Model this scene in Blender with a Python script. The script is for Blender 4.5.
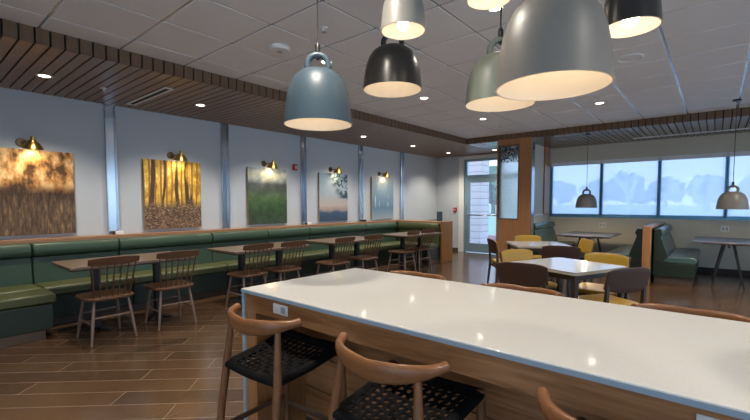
import bpy, bmesh, math, random
from mathutils import Vector, Matrix, noise
C = bpy.context.scene
for o in list(bpy.data.objects): bpy.data.objects.remove(o)
COL = C.collection
R = math.radians
random.seed(7)

# ------------------------------------------------------------------ camera
cam = bpy.data.objects.new('camera', bpy.data.cameras.new('camera')); COL.objects.link(cam)
EYE = 1.375
cam.data.sensor_width = 36.0
cam.data.lens = 405.58 / 750 * 36.0
cam.data.shift_y = 14.93 / 750
cam.data.clip_end = 600
cam.location = (0, 0, EYE)
cam.rotation_euler = (R(90 - 3.043), 0, R(40.081 - 90))
C.camera = cam

# ------------------------------------------------------------------ sky, exposure
C.view_settings.view_transform = 'Standard'
C.view_settings.look = 'None'
C.view_settings.gamma = 1.0
C.view_settings.use_curve_mapping = False
C.view_settings.exposure = 0.62
w = bpy.data.worlds.new('sky'); C.world = w; w.use_nodes = True
nt = w.node_tree
bg = nt.nodes['Background']
tc = nt.nodes.new('ShaderNodeTexCoord'); sp = nt.nodes.new('ShaderNodeSeparateXYZ')
rp = nt.nodes.new('ShaderNodeValToRGB')
nt.links.new(tc.outputs['Generated'], sp.inputs[0]); nt.links.new(sp.outputs['Z'], rp.inputs[0])
rp.color_ramp.elements[0].position = 0.0; rp.color_ramp.elements[0].color = (.70, .82, 1.0, 1)
rp.color_ramp.elements[1].position = 0.6; rp.color_ramp.elements[1].color = (.30, .56, 1.0, 1)
# the sky is made brighter behind the viewer to light the room more
dt = nt.nodes.new('ShaderNodeVectorMath'); dt.operation = 'DOT_PRODUCT'; dt.inputs[1].default_value = (-.75, -.62, .2)
mr = nt.nodes.new('ShaderNodeMapRange'); mr.inputs[1].default_value = -.2; mr.inputs[2].default_value = .9; mr.inputs[3].default_value = 1.75; mr.inputs[4].default_value = 2.4
nt.links.new(tc.outputs['Generated'], dt.inputs[0]); nt.links.new(dt.outputs['Value'], mr.inputs[0]); nt.links.new(mr.outputs[0], bg.inputs[1])
nt.links.new(rp.outputs[0], bg.inputs[0])

LAMP_K = 2.3            # overall level of the room's own lamps
WARM = (1.0, .80, .56)

# ------------------------------------------------------------------ materials
MAT = {}
class NB:
    def __init__(s, name):
        s.m = bpy.data.materials.new(name); s.m.use_nodes = True
        s.nt = s.m.node_tree; s.b = s.nt.nodes['Principled BSDF']; s.out = s.nt.nodes['Material Output']
        MAT[name] = s.m
    def n(s, t, ins=None, **at):
        q = s.nt.nodes.new('ShaderNode' + t)
        for k, v in at.items(): setattr(q, k, v)
        for k, v in (ins or {}).items():
            if hasattr(v, 'is_output') or isinstance(v, bpy.types.NodeSocket): s.nt.links.new(v, q.inputs[k])
            else: q.inputs[k].default_value = v
        return q
    def l(s, a, b): s.nt.links.new(a, b)
    def set(s, **k):
        for a, v in k.items():
            key = {'col': 'Base Color', 'rough': 'Roughness', 'metal': 'Metallic', 'spec': 'Specular IOR Level', 'coat': 'Coat Weight', 'sheen': 'Sheen Weight', 'trans': 'Transmission Weight'}[a]
            if isinstance(v, bpy.types.NodeSocket): s.l(v, s.b.inputs[key])
            else: s.b.inputs[key].default_value = (*v, 1) if isinstance(v, tuple) and len(v) == 3 else v
        return s
    def ramp(s, fac, stops, interp='LINEAR'):
        q = s.n('ValToRGB'); q.color_ramp.interpolation = interp
        els = q.color_ramp.elements
        while len(els) < len(stops): els.new(.5)
        for e, (p, c) in zip(els, stops): e.position = p; e.color = (*c, 1)
        s.l(fac, q.inputs[0]); return q.outputs[0]
    def xyz(s, kind='Object', sc=(1, 1, 1), rot=(0, 0, 0), loc=(0, 0, 0)):
        t = s.n('TexCoord'); mp = s.n('Mapping', {'Scale': sc, 'Rotation': rot, 'Location': loc}); s.l(t.outputs[kind], mp.inputs[0]); return mp.outputs[0]
    def noise(s, vec, scale, detail=3, rough=.5, dist=0):
        return s.n('TexNoise', {'Vector': vec, 'Scale': scale, 'Detail': detail, 'Roughness': rough, 'Distortion': dist}).outputs[0]
    def mix(s, f, a, b, mode='MIX'):
        q = s.n('Mix', data_type='RGBA', blend_type=mode)
        for i, v in ((0, f), (6, a), (7, b)):
            if isinstance(v, bpy.types.NodeSocket): s.l(v, q.inputs[i])
            else: q.inputs[i].default_value = (*v, 1) if isinstance(v, tuple) and len(v) == 3 else v
        return q.outputs[2]
    def math(s, op, a, b=0.0, clamp=False):
        q = s.n('Math', operation=op, use_clamp=clamp)
        for i, v in ((0, a), (1, b)):
            if isinstance(v, bpy.types.NodeSocket): s.l(v, q.inputs[i])
            else: q.inputs[i].default_value = v
        return q.outputs[0]
    def bump(s, h, strength=.2, dist=.01):
        q = s.n('Bump', {'Height': h, 'Strength': strength, 'Distance': dist}); s.l(q.outputs[0], s.b.inputs['Normal']); return s

def plain(name, col, rough=.5, metal=0.0, bump=0, bs=60, **k):
    b = NB(name); b.set(col=col, rough=rough, metal=metal, **k)
    if bump: b.bump(b.noise(b.xyz(), bs, 3), bump, .004)
    return b.m
def wood(name, c1, c2, axis='Y', scale=1.0, rough=.45, contrast=1.0, spec=.4):
    b = NB(name)
    st = {'X': (.6, 9, 9), 'Y': (9, .6, 9), 'Z': (9, 9, .6)}[axis]
    v = b.xyz(sc=tuple(a * scale for a in st))
    g = b.noise(v, 3.0, 6, .62, 1.2)
    v2 = b.xyz(sc=tuple(a * scale * 5 for a in st)); f = b.noise(v2, 4, 2, .5)
    m = b.math('ADD', b.math('MULTIPLY', g, .75), b.math('MULTIPLY', f, .25))
    col = b.ramp(m, [(.5 - .2 / contrast, c2), (.5 + .2 / contrast, c1)])
    b.set(col=col, rough=rough, spec=spec); b.bump(m, .12, .003); return b.m
def emit(name, col, strength):
    b = NB(name); b.set(col=col); b.b.inputs['Emission Color'].default_value = (*col, 1); b.b.inputs['Emission Strength'].default_value = strength; return b.m

plain('wall_paint', (.52, .56, .60), .75, bump=.06, bs=180)
plain('window_wall_paint', (.58, .54, .44), .75, bump=.06, bs=180)
plain('white_paint', (.78, .79, .80), .6)
plain('tile_white', (.76, .76, .77), .9, bump=.25, bs=260)
plain('tbar', (.55, .56, .58), .22, .45)
plain('black_gap', (.012, .010, .009), .8)
wood('slat_brown', (.27, .165, .098), (.175, .105, .062), 'Y', 1.2, .36, 1.0, .6)
wood('slat_brown_x', (.22, .145, .095), (.145, .094, .062), 'X', 1.2, .20, 1.0, 1.0)
wood('slat_brown_z', (.20, .12, .07), (.125, .074, .043), 'Z', 1.2, .5, 1.0)
wood('ledge_wood', (.40, .215, .105), (.28, .14, .065), 'X', 1, .4)
wood('ledge_wood_y', (.40, .215, .105), (.28, .14, .065), 'Y', 1, .4)
wood('column_wood', (.42, .20, .085), (.31, .135, .052), 'Z', .8, .42)
wood('end_wood', (.33, .145, .032), (.22, .09, .02), 'Z', .8, .5, spec=.2)
wood('column_dark', (.20, .085, .045), (.13, .055, .03), 'Z', .8, .45)
wood('counter_wood', (.40, .190, .075), (.21, .088, .030), 'Y', .8, .42, 1.6)
wood('counter_wood_z', (.40, .190, .075), (.24, .105, .038), 'Z', .8, .42, 1.2)
wood('stool_wood', (.19, .085, .036), (.11, .048, .02), 'Z', 1.4, .36, spec=.3)
wood('stool_rail_wood', (.23, .098, .036), (.13, .052, .02), 'X', 1.4, .32, spec=.35)
plain('stool_stretcher', (.10, .055, .032), .4)
wood('chair_wood', (.105, .050, .027), (.065, .030, .016), 'X', 1.6, .40, spec=.25)
wood('chair_leg_wood', (.19, .125, .095), (.12, .08, .06), 'Z', 1.6, .3, spec=.7)  # paler than the chair wood: light caught by the legs put into the colour
wood('table_wood', (.17, .115, .082), (.115, .076, .053), 'X', 1.2, .3)
plain('table_edge', (.05, .033, .024), .5)
plain('black_metal', (.022, .022, .024), .42, .3)
plain('dark_frame', (.035, .026, .022), .38)
plain('brown_shell', (.055, .026, .017), .42, bump=.05)
plain('mustard', (.35, .205, .016), .36, bump=.08, bs=140)
plain('cream_top', (.40, .41, .41), .12, spec=.8)
plain('cream_edge', (.42, .38, .31), .4)
plain('booth_top', (.075, .062, .060), .25, spec=.6)
plain('aluminium', (.55, .60, .66), .18, 1.0)
plain('sky_tinted_frame', (.13, .33, .50), .35, .55)  # blue of the reflected sky put into the frame colour
plain('door_frame', (.30, .45, .55), .35, .5)
plain('brass', (.52, .33, .085), .28, 1.0)
plain('dark_brass', (.20, .14, .07), .35, 1.0)
plain('white_plastic', (.75, .75, .73), .45)
plain('grey_plastic', (.35, .36, .37), .5)
plain('red_plastic', (.42, .02, .018), .4)
plain('black_cord', (.004, .004, .0045), .75, bump=.4, bs=300, spec=.12)
plain('quartz_edge', (.26, .33, .38), .35)
plain('shade_blue', (.050, .080, .102), .42, spec=.5)
plain('shade_black', (.022, .020, .018), .30, spec=.5)
plain('shade_grey', (.19, .175, .15), .42, spec=.5)
plain('shade_green', (.19, .21, .165), .42, spec=.5)
plain('shade_stone', (.22, .21, .19), .42, spec=.5)
plain('shade_pale', (.45, .43, .38), .42, spec=.5)
plain('shade_inside', (.70, .62, .52), .6)
plain('slate_cord', (.02, .02, .02), .6)
plain('toe_kick', (.075, .05, .036), .6)
plain('dark_base', (.035, .025, .02), .6)
emit('bulb_glow', (1.0, .86, .66), 10.0)
emit('booth_bulb_glow', (1.0, .85, .64), 380.0)
emit('spot_glow', (1.0, .84, .62), 14.0)
emit('downlight_glow', (1.0, .90, .74), 9.0)

def vinyl(name, c, c2, rough=.42):
    b = NB(name); v = b.xyz()
    col = b.mix(b.math('MULTIPLY', b.noise(v, 90, 2), 1.0), c, c2); b.set(col=col, rough=rough, spec=.45 if rough > .3 else 1.0)
    b.bump(b.noise(v, 220, 3), .18, .003); return b.m
vinyl('green_vinyl', (.030, .062, .040), (.055, .098, .062))
vinyl('green_seat', (.055, .066, .022), (.080, .092, .034))
vinyl('teal_vinyl', (.034, .080, .076), (.058, .120, .112), .26)
vinyl('dark_green', (.012, .022, .014), (.020, .033, .022))

b = NB('quartz'); v = b.xyz()
b.set(col=b.mix(b.noise(v, 240, 2), (.50, .49, .465), (.58, .57, .545)), rough=.07, spec=.5)

# floor: wood look planks laid at 45 degrees
b = NB('floor_planks')
v = b.xyz(rot=(0, 0, R(46.5)))
br = b.n('TexBrick', {'Vector': v, 'Scale': 1.0, 'Mortar Size': .0035, 'Mortar Smooth': .1, 'Bias': 0.0, 'Brick Width': 1.2, 'Row Height': .2,
                      'Color1': (.105, .057, .029, 1), 'Color2': (.070, .038, .020, 1), 'Mortar': (.22, .17, .13, 1)}, offset=.37)
g = b.noise(b.xyz(rot=(0, 0, R(46.5)), sc=(1.2, 14, 1)), 3, 5, .6, .6)
col = b.mix(.55, br.outputs[0], b.ramp(g, [(.3, (.45, .42, .4)), (.7, (1, 1, 1))]), 'MULTIPLY')
b.set(col=col, rough=b.ramp(g, [(.3, (.16,) * 3), (.7, (.25,) * 3)]), spec=.8)
b.bump(br.outputs[1], -.15, .003)

# glass with a translucent haze mixed in to wash out the view
def glass(name, tint, haze, hazecol):
    b = NB(name); b.nt.nodes.remove(b.b)
    tr = b.n('BsdfTransparent', {'Color': (*tint, 1)}); gl = b.n('BsdfGlossy', {'Roughness': .03, 'Color': (1, 1, 1, 1)})
    tl = b.n('BsdfTranslucent', {'Color': (*hazecol, 1)})
    fr = b.n('Fresnel', {'IOR': 1.45})
    m1 = b.n('MixShader', {0: haze}); b.l(tr.outputs[0], m1.inputs[1]); b.l(tl.outputs[0], m1.inputs[2])
    m2 = b.n('MixShader'); b.l(fr.outputs[0], m2.inputs[0]); b.l(m1.outputs[0], m2.inputs[1]); b.l(gl.outputs[0], m2.inputs[2])
    b.l(m2.outputs[0], b.out.inputs[0]); return b.m
glass('pane_glass', (.93, .95, 1.0), .64, (.88, .91, 1.0))
glass('door_glass', (.94, .97, .98), .12, (.9, .95, 1.0))
b = NB('frosted_glass'); b.nt.nodes.remove(b.b)
v = b.xyz(); sz = b.n('SeparateXYZ', {0: v}).outputs[2]
leaf = b.ramp(b.noise(b.xyz(sc=(1, 1.4, 1)), 22, 3, .6, 1.0), [(.46, (0,) * 3), (.54, (1,) * 3)])
top = b.ramp(b.math('ADD', sz, .5), [(.905, (0,) * 3), (.945, (1,) * 3)])
mask = b.mix(1.0, leaf, top, 'MULTIPLY')
wv = b.ramp(b.noise(b.xyz(sc=(1, 1, 1)), 34, 3, .6, .8), [(.35, (.82, .88, .92)), (.65, (1.0, 1.0, 1.0))])
colr = b.mix(mask, wv, (.06, .11, .12))
tl = b.n('BsdfTranslucent', {'Color': colr}); df = b.n('BsdfDiffuse', {'Color': colr}); gl = b.n('BsdfGlossy', {'Roughness': .25})
tp = b.n('BsdfRefraction', {'Color': colr, 'Roughness': .55, 'IOR': 1.08}); m1 = b.n('MixShader', {0: .75}); b.l(tl.outputs[0], m1.inputs[1]); b.l(tp.outputs[0], m1.inputs[2])
m2 = b.n('MixShader', {0: .06}); b.l(m1.outputs[0], m2.inputs[1]); b.l(gl.outputs[0], m2.inputs[2]); b.l(m2.outputs[0], b.out.inputs[0])

# outdoors
b = NB('lawn'); v = b.xyz(); b.set(col=b.mix(b.noise(v, .35, 4), (.38, .42, .24), (.48, .52, .32)), rough=.95)
plain('concrete', (.55, .54, .52), .9, bump=.1)
b = NB('leaf'); v = b.xyz(); b.set(col=b.mix(b.noise(v, 2.5, 4), (.10, .15, .08), (.17, .23, .12)), rough=.8); b.bump(b.noise(v, 4, 4), .8, .3)
b = NB('leaf_dark'); v = b.xyz(); b.set(col=b.mix(b.noise(v, 2.5, 4), (.06, .10, .06), (.12, .17, .09)), rough=.8); b.bump(b.noise(v, 4, 4), .8, .3)
plain('bark', (.16, .12, .09), .9); plain('pale_bark', (.72, .70, .66), .8)
b = NB('siding'); v = b.xyz(); sz = b.n('SeparateXYZ', {0: v}).outputs[2]
fr = b.math('FRACT', b.math('MULTIPLY', sz, 4.6)); col = b.ramp(fr, [(.0, (.20, .12, .11)), (.07, (.20, .12, .11)), (.10, (.66, .47, .42)), (1.0, (.70, .52, .46))])
b.set(col=col, rough=.8)
plain('red_curb', (.62, .25, .22), .8)

# photographs on canvas (object coordinates: x across, z up)
def pic_base(name):
    b = NB(name); v = b.xyz(); s = b.n('SeparateXYZ', {0: v}); return b, v, s.outputs[0], s.outputs[2]
b, v, px, pz = pic_base('print_meadow')
t = b.math('ADD', pz, .5)
sky = b.ramp(b.noise(b.xyz(sc=(1.4, 1, .8)), 6, 4, .6, .15), [(.40, (.10, .045, .015)), (.50, (.55, .26, .07)), (.62, (.95, .62, .28))])
gr = b.ramp(b.noise(b.xyz(sc=(16, 1, 3), rot=(0, R(22), 0)), 2.2, 5, .65, .6), [(.35, (.055, .035, .022)), (.55, (.16, .10, .055)), (.72, (.42, .27, .14))])
edge = b.ramp(b.math('ADD', t, b.math('MULTIPLY', b.math('SUBTRACT', b.noise(v, 5, 3), .5), .12)), [(.50, (0,) * 3), (.58, (1,) * 3)])
c = b.mix(edge, gr, sky)
band = b.ramp(t, [(.30, (1,) * 3), (.48, (.42, .36, .34)), (.54, (.42, .36, .34)), (.64, (1,) * 3)])
b.set(col=b.mix(1.0, c, band, 'MULTIPLY'), rough=.65)
b, v, px, pz = pic_base('print_forest')
t = b.math('ADD', pz, .5)
bgc = b.ramp(b.noise(b.xyz(sc=(1.5, 1, 1)), 9, 4, .6), [(.35, (.42, .20, .02)), (.55, (.85, .52, .06)), (.70, (1.0, .82, .30))])
def trunks(freq, wob, wd, off):
    u = b.math('ADD', b.math('MULTIPLY', px, freq), b.math('MULTIPLY', b.noise(b.xyz(sc=(3.1, 1, .5), loc=(off, 0, 0)), 1.6, 2), wob))
    f = b.math('ABSOLUTE', b.math('SUBTRACT', b.math('FRACT', b.math('ADD', u, off)), .5))
    return b.ramp(f, [(wd, (1,) * 3), (wd + .05, (0,) * 3)])
bgc = b.mix(trunks(13, 1.3, .12, 3.3), bgc, (.30, .15, .03))
tr = trunks(5.2, 1.6, .10, .4)
c = b.mix(tr, bgc, (.07, .04, .022))
gl = b.ramp(b.noise(b.xyz(sc=(1, 1, 2)), 34, 3, .6), [(.36, (.05, .03, .022)), (.52, (.17, .10, .055)), (.66, (.42, .27, .17))])
b.set(col=b.mix(b.ramp(b.math('ADD', t, b.math('MULTIPLY', tr, -.03)), [(.30, (0,) * 3), (.42, (1,) * 3)]), gl, c), rough=.65)
b, v, px, pz = pic_base('print_green_field')
t = b.math('ADD', pz, b.math('MULTIPLY', b.math('SUBTRACT', b.noise(v, 3, 3), .5), .10)); t = b.math('ADD', t, .5)
c = b.ramp(t, [(.0, (.045, .07, .045)), (.25, (.04, .09, .035)), (.48, (.075, .14, .06)), (.62, (.07, .085, .075)), (.72, (.09, .10, .11)), (.82, (.42, .44, .40)), (.92, (.60, .58, .46)), (1.0, (.34, .37, .38))])
b.set(col=b.mix(.6, c, b.ramp(b.noise(v, 7, 5, .65), [(.35, (.35, .4, .35)), (.5, (.8, .9, .8)), (.68, (1.6, 1.5, 1.5))]), 'MULTIPLY'), rough=.65)
b, v, px, pz = pic_base('print_branch')
t = b.math('ADD', pz, b.math('MULTIPLY', b.math('SUBTRACT', b.noise(v, 3, 3), .5), .16)); t = b.math('ADD', t, .5)
c = b.ramp(t, [(.0, (.035, .07, .13)), (.17, (.05, .10, .18)), (.24, (.38, .30, .28)), (.34, (.50, .42, .38)), (.55, (.33, .40, .46)), (1.0, (.26, .36, .44))])
lf = b.ramp(b.noise(v, 8, 3, .6, 1.2), [(.47, (0,) * 3), (.54, (1,) * 3)])
mk = b.ramp(b.math('ADD', b.math('MULTIPLY', px, .75), b.math('MULTIPLY', pz, .6)), [(.06, (0,) * 3), (.22, (1,) * 3)])
low = b.ramp(t, [(.44, (0,) * 3), (.5, (1,) * 3)])
c = b.mix(b.mix(1.0, b.mix(1.0, lf, mk, 'MULTIPLY'), low, 'MULTIPLY'), c, (.02, .05, .07))
b.set(col=c, rough=.65)
b, v, px, pz = pic_base('print_reeds')
t = b.math('ADD', pz, .5)
c = b.ramp(t, [(.0, (.30, .37, .42)), (.25, (.12, .22, .32)), (.5, (.16, .27, .37)), (.8, (.24, .32, .38)), (1.0, (.38, .40, .40))])
rd = b.ramp(b.noise(b.xyz(sc=(9, 1, 1.2), rot=(0, R(18), 0)), 2.2, 3, .5, .5), [(.60, (0,) * 3), (.68, (1,) * 3)])
lw = b.ramp(t, [(.20, (0,) * 3), (.3, (1,) * 3), (.5, (1,) * 3), (.62, (0,) * 3)])
b.set(col=b.mix(b.mix(1.0, rd, lw, 'MULTIPLY'), c, (.55, .60, .62)), rough=.65)
plain('canvas_edge', (.34, .25, .15), .7)

# ------------------------------------------------------------------ mesh helpers
class MB:
    def __init__(s): s.bm = bmesh.new()
    def box(s, x0, x1, y0, y1, z0, z1, mat=None):
        vs = [s.bm.verts.new((x, y, z)) for x in (x0, x1) for y in (y0, y1) for z in (z0, z1)]
        if mat is not None:
            for q in vs: q.co = mat @ q.co
        for f in ((0, 1, 3, 2), (4, 6, 7, 5), (0, 4, 5, 1), (2, 3, 7, 6), (0, 2, 6, 4), (1, 5, 7, 3)): s.bm.faces.new([vs[i] for i in f])
        return s
    def prism(s, pts, lo, hi, axis='Z'):
        def P(a, b, h): return {'Z': (a, b, h), 'Y': (a, h, b), 'X': (h, a, b)}[axis]
        A = [s.bm.verts.new(P(a, b_, lo)) for a, b_ in pts]; B = [s.bm.verts.new(P(a, b_, hi)) for a, b_ in pts]
        s.bm.faces.new(A); s.bm.faces.new(B[::-1]); n = len(pts)
        for i in range(n): s.bm.faces.new((A[i], B[i], B[(i + 1) % n], A[(i + 1) % n]))
        return s
    def tube(s, pts, rad, n=10, cap=True, up=None, sq=None):
        pts = [Vector(p) for p in pts]; k = len(pts)
        rad = rad if isinstance(rad, (list, tuple)) else [rad] * k
        rings = []; a = None
        for i, p in enumerate(pts):
            t = (pts[min(i + 1, k - 1)] - pts[max(i - 1, 0)]).normalized()
            if a is None: a = Vector(up) if up else (Vector((0, 0, 1)) if abs(t.z) < .9 else Vector((1, 0, 0)))
            u = (a - t * a.dot(t)).normalized(); w_ = t.cross(u)
            if not up: a = u
            r = rad[i]; ru, rw = (r if isinstance(r, tuple) else (r, r))
            ring = []
            for j in range(n):
                th = 2 * math.pi * j / n + (math.pi / 4 if n == 4 else 0)
                ring.append(s.bm.verts.new(p + u * (math.cos(th) * ru) + w_ * (math.sin(th) * rw)))
            rings.append(ring)
        for i in range(k - 1):
            for j in range(n): s.bm.faces.new((rings[i][j], rings[i][(j + 1) % n], rings[i + 1][(j + 1) % n], rings[i + 1][j]))
        if cap: s.bm.faces.new(rings[0][::-1]); s.bm.faces.new(rings[-1])
        return s
    def lathe(s, prof, n=32, c=(0, 0, 0), close=False):
        rings = []
        for r, z in prof:
            if r < 1e-6: rings.append([s.bm.verts.new((c[0], c[1], c[2] + z))])
            else: rings.append([s.bm.verts.new((c[0] + r * math.cos(2 * math.pi * j / n), c[1] + r * math.sin(2 * math.pi * j / n), c[2] + z)) for j in range(n)])
        pairs = list(zip(rings, rings[1:])) + ([(rings[-1], rings[0])] if close else [])
        for A, B in pairs:
            for j in range(n):
                j2 = (j + 1) % n
                if len(A) == 1 and len(B) == 1: continue
                if len(A) == 1: s.bm.faces.new((A[0], B[j], B[j2]))
                elif len(B) == 1: s.bm.faces.new((A[j], A[j2], B[0]))
                else: s.bm.faces.new((A[j], A[j2], B[j2], B[j]))
        return s
    def grid(s, f, nu, nv):     # f(u,v)->point, open sheet
        G = [[s.bm.verts.new(f(i / nu, j / nv)) for j in range(nv + 1)] for i in range(nu + 1)]
        for i in range(nu):
            for j in range(nv): s.bm.faces.new((G[i][j], G[i + 1][j], G[i + 1][j + 1], G[i][j + 1]))
        return s
    def xf(s, m): bmesh.ops.transform(s.bm, matrix=m, verts=s.bm.verts); return s
    def build(s, name, mat, parent=None, bevel=0, seg=2, sub=0, solid=0, sharp=38, loc=None):
        bmesh.ops.recalc_face_normals(s.bm, faces=s.bm.faces)
        me = bpy.data.meshes.new(name); s.bm.to_mesh(me); s.bm.free()
        me.polygons.foreach_set('use_smooth', [True] * len(me.polygons))
        if not sub: me.set_sharp_from_angle(angle=R(sharp))
        for m in (mat if isinstance(mat, list) else [mat]): me.materials.append(MAT[m])
        o = bpy.data.objects.new(name, me); COL.objects.link(o)
        if parent is not None: o.parent = parent
        if loc: o.location = loc
        if solid: q = o.modifiers.new('solid', 'SOLIDIFY'); q.thickness = solid; q.offset = 0
        if bevel: q = o.modifiers.new('bevel', 'BEVEL'); q.width = bevel; q.segments = seg; q.limit_method = 'ANGLE'; q.angle_limit = R(40)
        if sub: q = o.modifiers.new('sub', 'SUBSURF'); q.levels = sub; q.render_levels = sub
        return o
def thing(name, label, cat, loc=(0, 0, 0), rz=0, group=None):
    o = bpy.data.objects.new(name, None); COL.objects.link(o); o.location = loc; o.rotation_euler = (0, 0, rz); o.empty_display_size = .1
    return tag(o, label, cat, group)
def tag(o, label, cat, group=None):
    o['label'] = label; o['category'] = cat
    if group: o['group'] = group
    return o
def struct(mb, name, mat, **k):
    o = mb.build(name, mat, **k)
    if o.parent is None: o['kind'] = 'structure'
    return o
def copy_tree(o, parent=None):
    kids = list(o.children); c = o.copy(); COL.objects.link(c)
    if parent is not None: c.parent = parent
    for k in kids: copy_tree(k, c)
    return c
def place(proto, used, loc, rz, label, group=None):
    o = proto if not used else copy_tree(proto)
    o.location = loc; o.rotation_euler = (0, 0, rz); o['label'] = label
    if group: o['group'] = group
    return o
def light(name, kind, energy, parent, loc=(0, 0, 0), col=WARM, size=.1, spot=None, rot=None):
    d = bpy.data.lights.new(name, kind); d.energy = energy * LAMP_K; d.color = col
    if kind == 'AREA': d.shape = 'DISK'; d.size = size
    elif kind == 'SPOT': d.spot_size = R(spot or 100); d.spot_blend = .7; d.shadow_soft_size = size
    else: d.shadow_soft_size = size
    o = bpy.data.objects.new(name, d); COL.objects.link(o); o.parent = parent; o.location = loc
    if rot: o.rotation_euler = rot
    return o

# ------------------------------------------------------------------ setting
CZ, SZ = 2.84, 2.71           # tile ceiling, lowered wood ceiling
WY, WX = 6.36, 10.41          # left wall, far wall
FY, FX = 4.395, 8.456         # inner edges of the lowered wood ceiling
BX, RY = -3.6, -4.6           # walls behind the camera
struct(MB().box(BX, WX, RY, WY, -.1, 0), 'floor', 'floor_planks')
# tile ceiling: tiles with a small reveal, bars in the reveal
m = MB(); g = .61; x0 = .849 - 8 * g; y0 = .413 - 9 * g
for i in range(24):
    for j in range(20):
        a, c_ = max(x0 + i * g + .010, BX), min(x0 + (i + 1) * g - .010, FX); d, e = max(y0 + j * g + .010, RY), min(y0 + (j + 1) * g - .010, FY)
        if c_ - a > .02 and e - d > .02: m.box(a, c_, d, e, CZ, CZ + .02)
struct(m, 'ceiling', 'tile_white', bevel=.004, seg=1)
m = MB()
for i in range(24):
    x = x0 + i * g
    if BX < x < FX: m.box(x - .010, x + .010, RY, FY, CZ + .008, CZ + .014)
struct(m, 'trim_1', 'tbar')
m = MB()
for j in range(20):
    y = y0 + j * g
    if RY < y < FY: m.box(BX, FX, y - .010, y + .010, CZ + .008, CZ + .014)
struct(m, 'trim_2', 'tbar')
struct(MB().box(BX, WX, RY, WY, CZ + .03, CZ + .1), 'roof', 'black_gap')
# lowered wood ceiling: boards and the fascia of short upright boards
P = .103
m = MB(); n0 = int((BX - .82) / P)
for i in range(n0, 200):
    a = .82 + i * P
    if a + P > WX: break
    m.box(max(a + .008, BX), a + P - .008, FY + .012, WY, SZ, SZ + .018)
struct(m, 'ceiling_left', 'slat_brown')
m = MB()
for i in range(100):
    b_ = FY - i * P
    if b_ - P < RY: break
    m.box(FX + .012, WX, b_ - P + .008, b_ - .008, SZ, SZ + .018)
struct(m, 'ceiling_right', 'slat_brown_x')
m = MB()
m.box(BX, WX, FY + .03, WY, SZ + .022, SZ + .03).box(FX + .03, WX, RY, FY + .03, SZ + .022, SZ + .03)
struct(m, 'trim_3', 'black_gap')
m = MB()
for i in range(n0, 200):
    a = .82 + i * P
    if a + P > FX + .02: break
    m.box(max(a + .008, BX), a + P - .008, FY - .006, FY + .012, SZ, CZ + .005)
struct(m, 'trim_4', 'slat_brown_z')
m = MB()
for i in range(100):
    b_ = FY - i * P
    if b_ - P < RY: break
    m.box(FX - .006, FX + .012, b_ - P + .008, b_ - .008, SZ, CZ + .005)
struct(m, 'trim_5', 'slat_brown_z')
struct(MB().box(BX, FX + .03, FY + .013, FY + .03, SZ + .004, CZ + .02).box(FX + .013, FX + .03, RY, FY + .03, SZ + .004, CZ + .02), 'trim_6', 'black_gap')

struct(MB().box(BX, WX + .15, WY, WY + .15, 0, CZ + .1), 'wall_left', 'wall_paint')
struct(MB().box(BX - .15, BX, RY, WY, 0, .3).box(BX - .15, BX, RY, WY, 2.6, CZ + .1).box(BX - .15, BX, 2.2, WY, .3, 2.6).box(BX - .15, BX, RY, -4.0, .3, 2.6), 'wall_back', 'wall_paint')
m = MB()
for k in range(8): m.box(BX - .11, BX - .03, -4.0 + k * 6.2 / 7 - .03, -4.0 + k * 6.2 / 7 + .03, .3, 2.6)
o = struct(m, 'window_9', 'grey_plastic'); MB().box(BX - .08, BX - .075, -4.0, 2.2, .3, 2.6).build('pane', 'door_glass', o)  # unseen glazing added in the back wall to bring in frontal daylight
# right wall, behind the camera's right shoulder, with its own row of windows
struct(MB().box(BX, WX, RY - .15, RY, 0, .3).box(BX, WX, RY - .15, RY, 2.6, CZ + .1).box(BX, -2.6, RY - .15, RY, .3, 2.6).box(9.2, WX, RY - .15, RY, .3, 2.6), 'wall_right', 'window_wall_paint')
# far wall with the entrance and the window strip
DY0, DY1, DZ = 3.25, 5.47, 2.60
SILL, HEAD = 1.08, 2.36
WIN = [3.13, 2.035, .945, -.135, -1.225, -2.315, -3.4]
fw = MB().box(WX, WX + .15, DY1, WY, 0, CZ + .1).box(WX, WX + .15, DY0, DY1, DZ, CZ + .1)
struct(fw, 'wall_far', 'wall_paint')
struct(MB().box(WX, WX + .15, RY, DY0, 0, SILL).box(WX, WX + .15, RY, DY0, HEAD, CZ + .1).box(WX, WX + .15, 3.16, DY0, SILL, HEAD).box(WX, WX + .15, RY, WIN[-1], SILL, HEAD), 'wall_window', 'window_wall_paint')
struct(MB().box(WX - .015, WX, RY, 2.93, 0, .10), 'baseboard_far', 'dark_base')
struct(MB().box(WX - .015, WX, DY1 + .02, WY, 0, .10), 'baseboard_entry', 'toe_kick')
def window(idx, ya, yb, haze='pane_glass'):
    fr = MB(); t = .03
    fr.box(WX + .03, WX + .11, ya - t, ya + t, SILL, HEAD) if True else None
    fr.box(WX + .03, WX + .11, yb - t * .2, yb + t * .2, SILL, HEAD)
    fr.box(WX + .03, WX + .11, yb + t * .2, ya - t, SILL, SILL + .045).box(WX + .03, WX + .11, yb + t * .2, ya - t, HEAD - .03, HEAD)
    o = struct(fr, 'window_%d' % idx, 'sky_tinted_frame')
    MB().box(WX + .065, WX + .071, yb + t * .2, ya - t, SILL + .045, HEAD - .03).build('pane', haze, o)
    MB().box(WX + .0, WX + .05, yb + .004, ya - .004, HEAD - .085, HEAD - .001).build('shade_cassette', 'white_paint', o)
    MB().box(WX - .03, WX + .03, yb, ya, SILL - .03, SILL + .002).build('sill', 'sky_tinted_frame', o)
    return o
for i in range(len(WIN) - 1): window(i + 1, WIN[i], WIN[i + 1])
m = MB()
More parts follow.
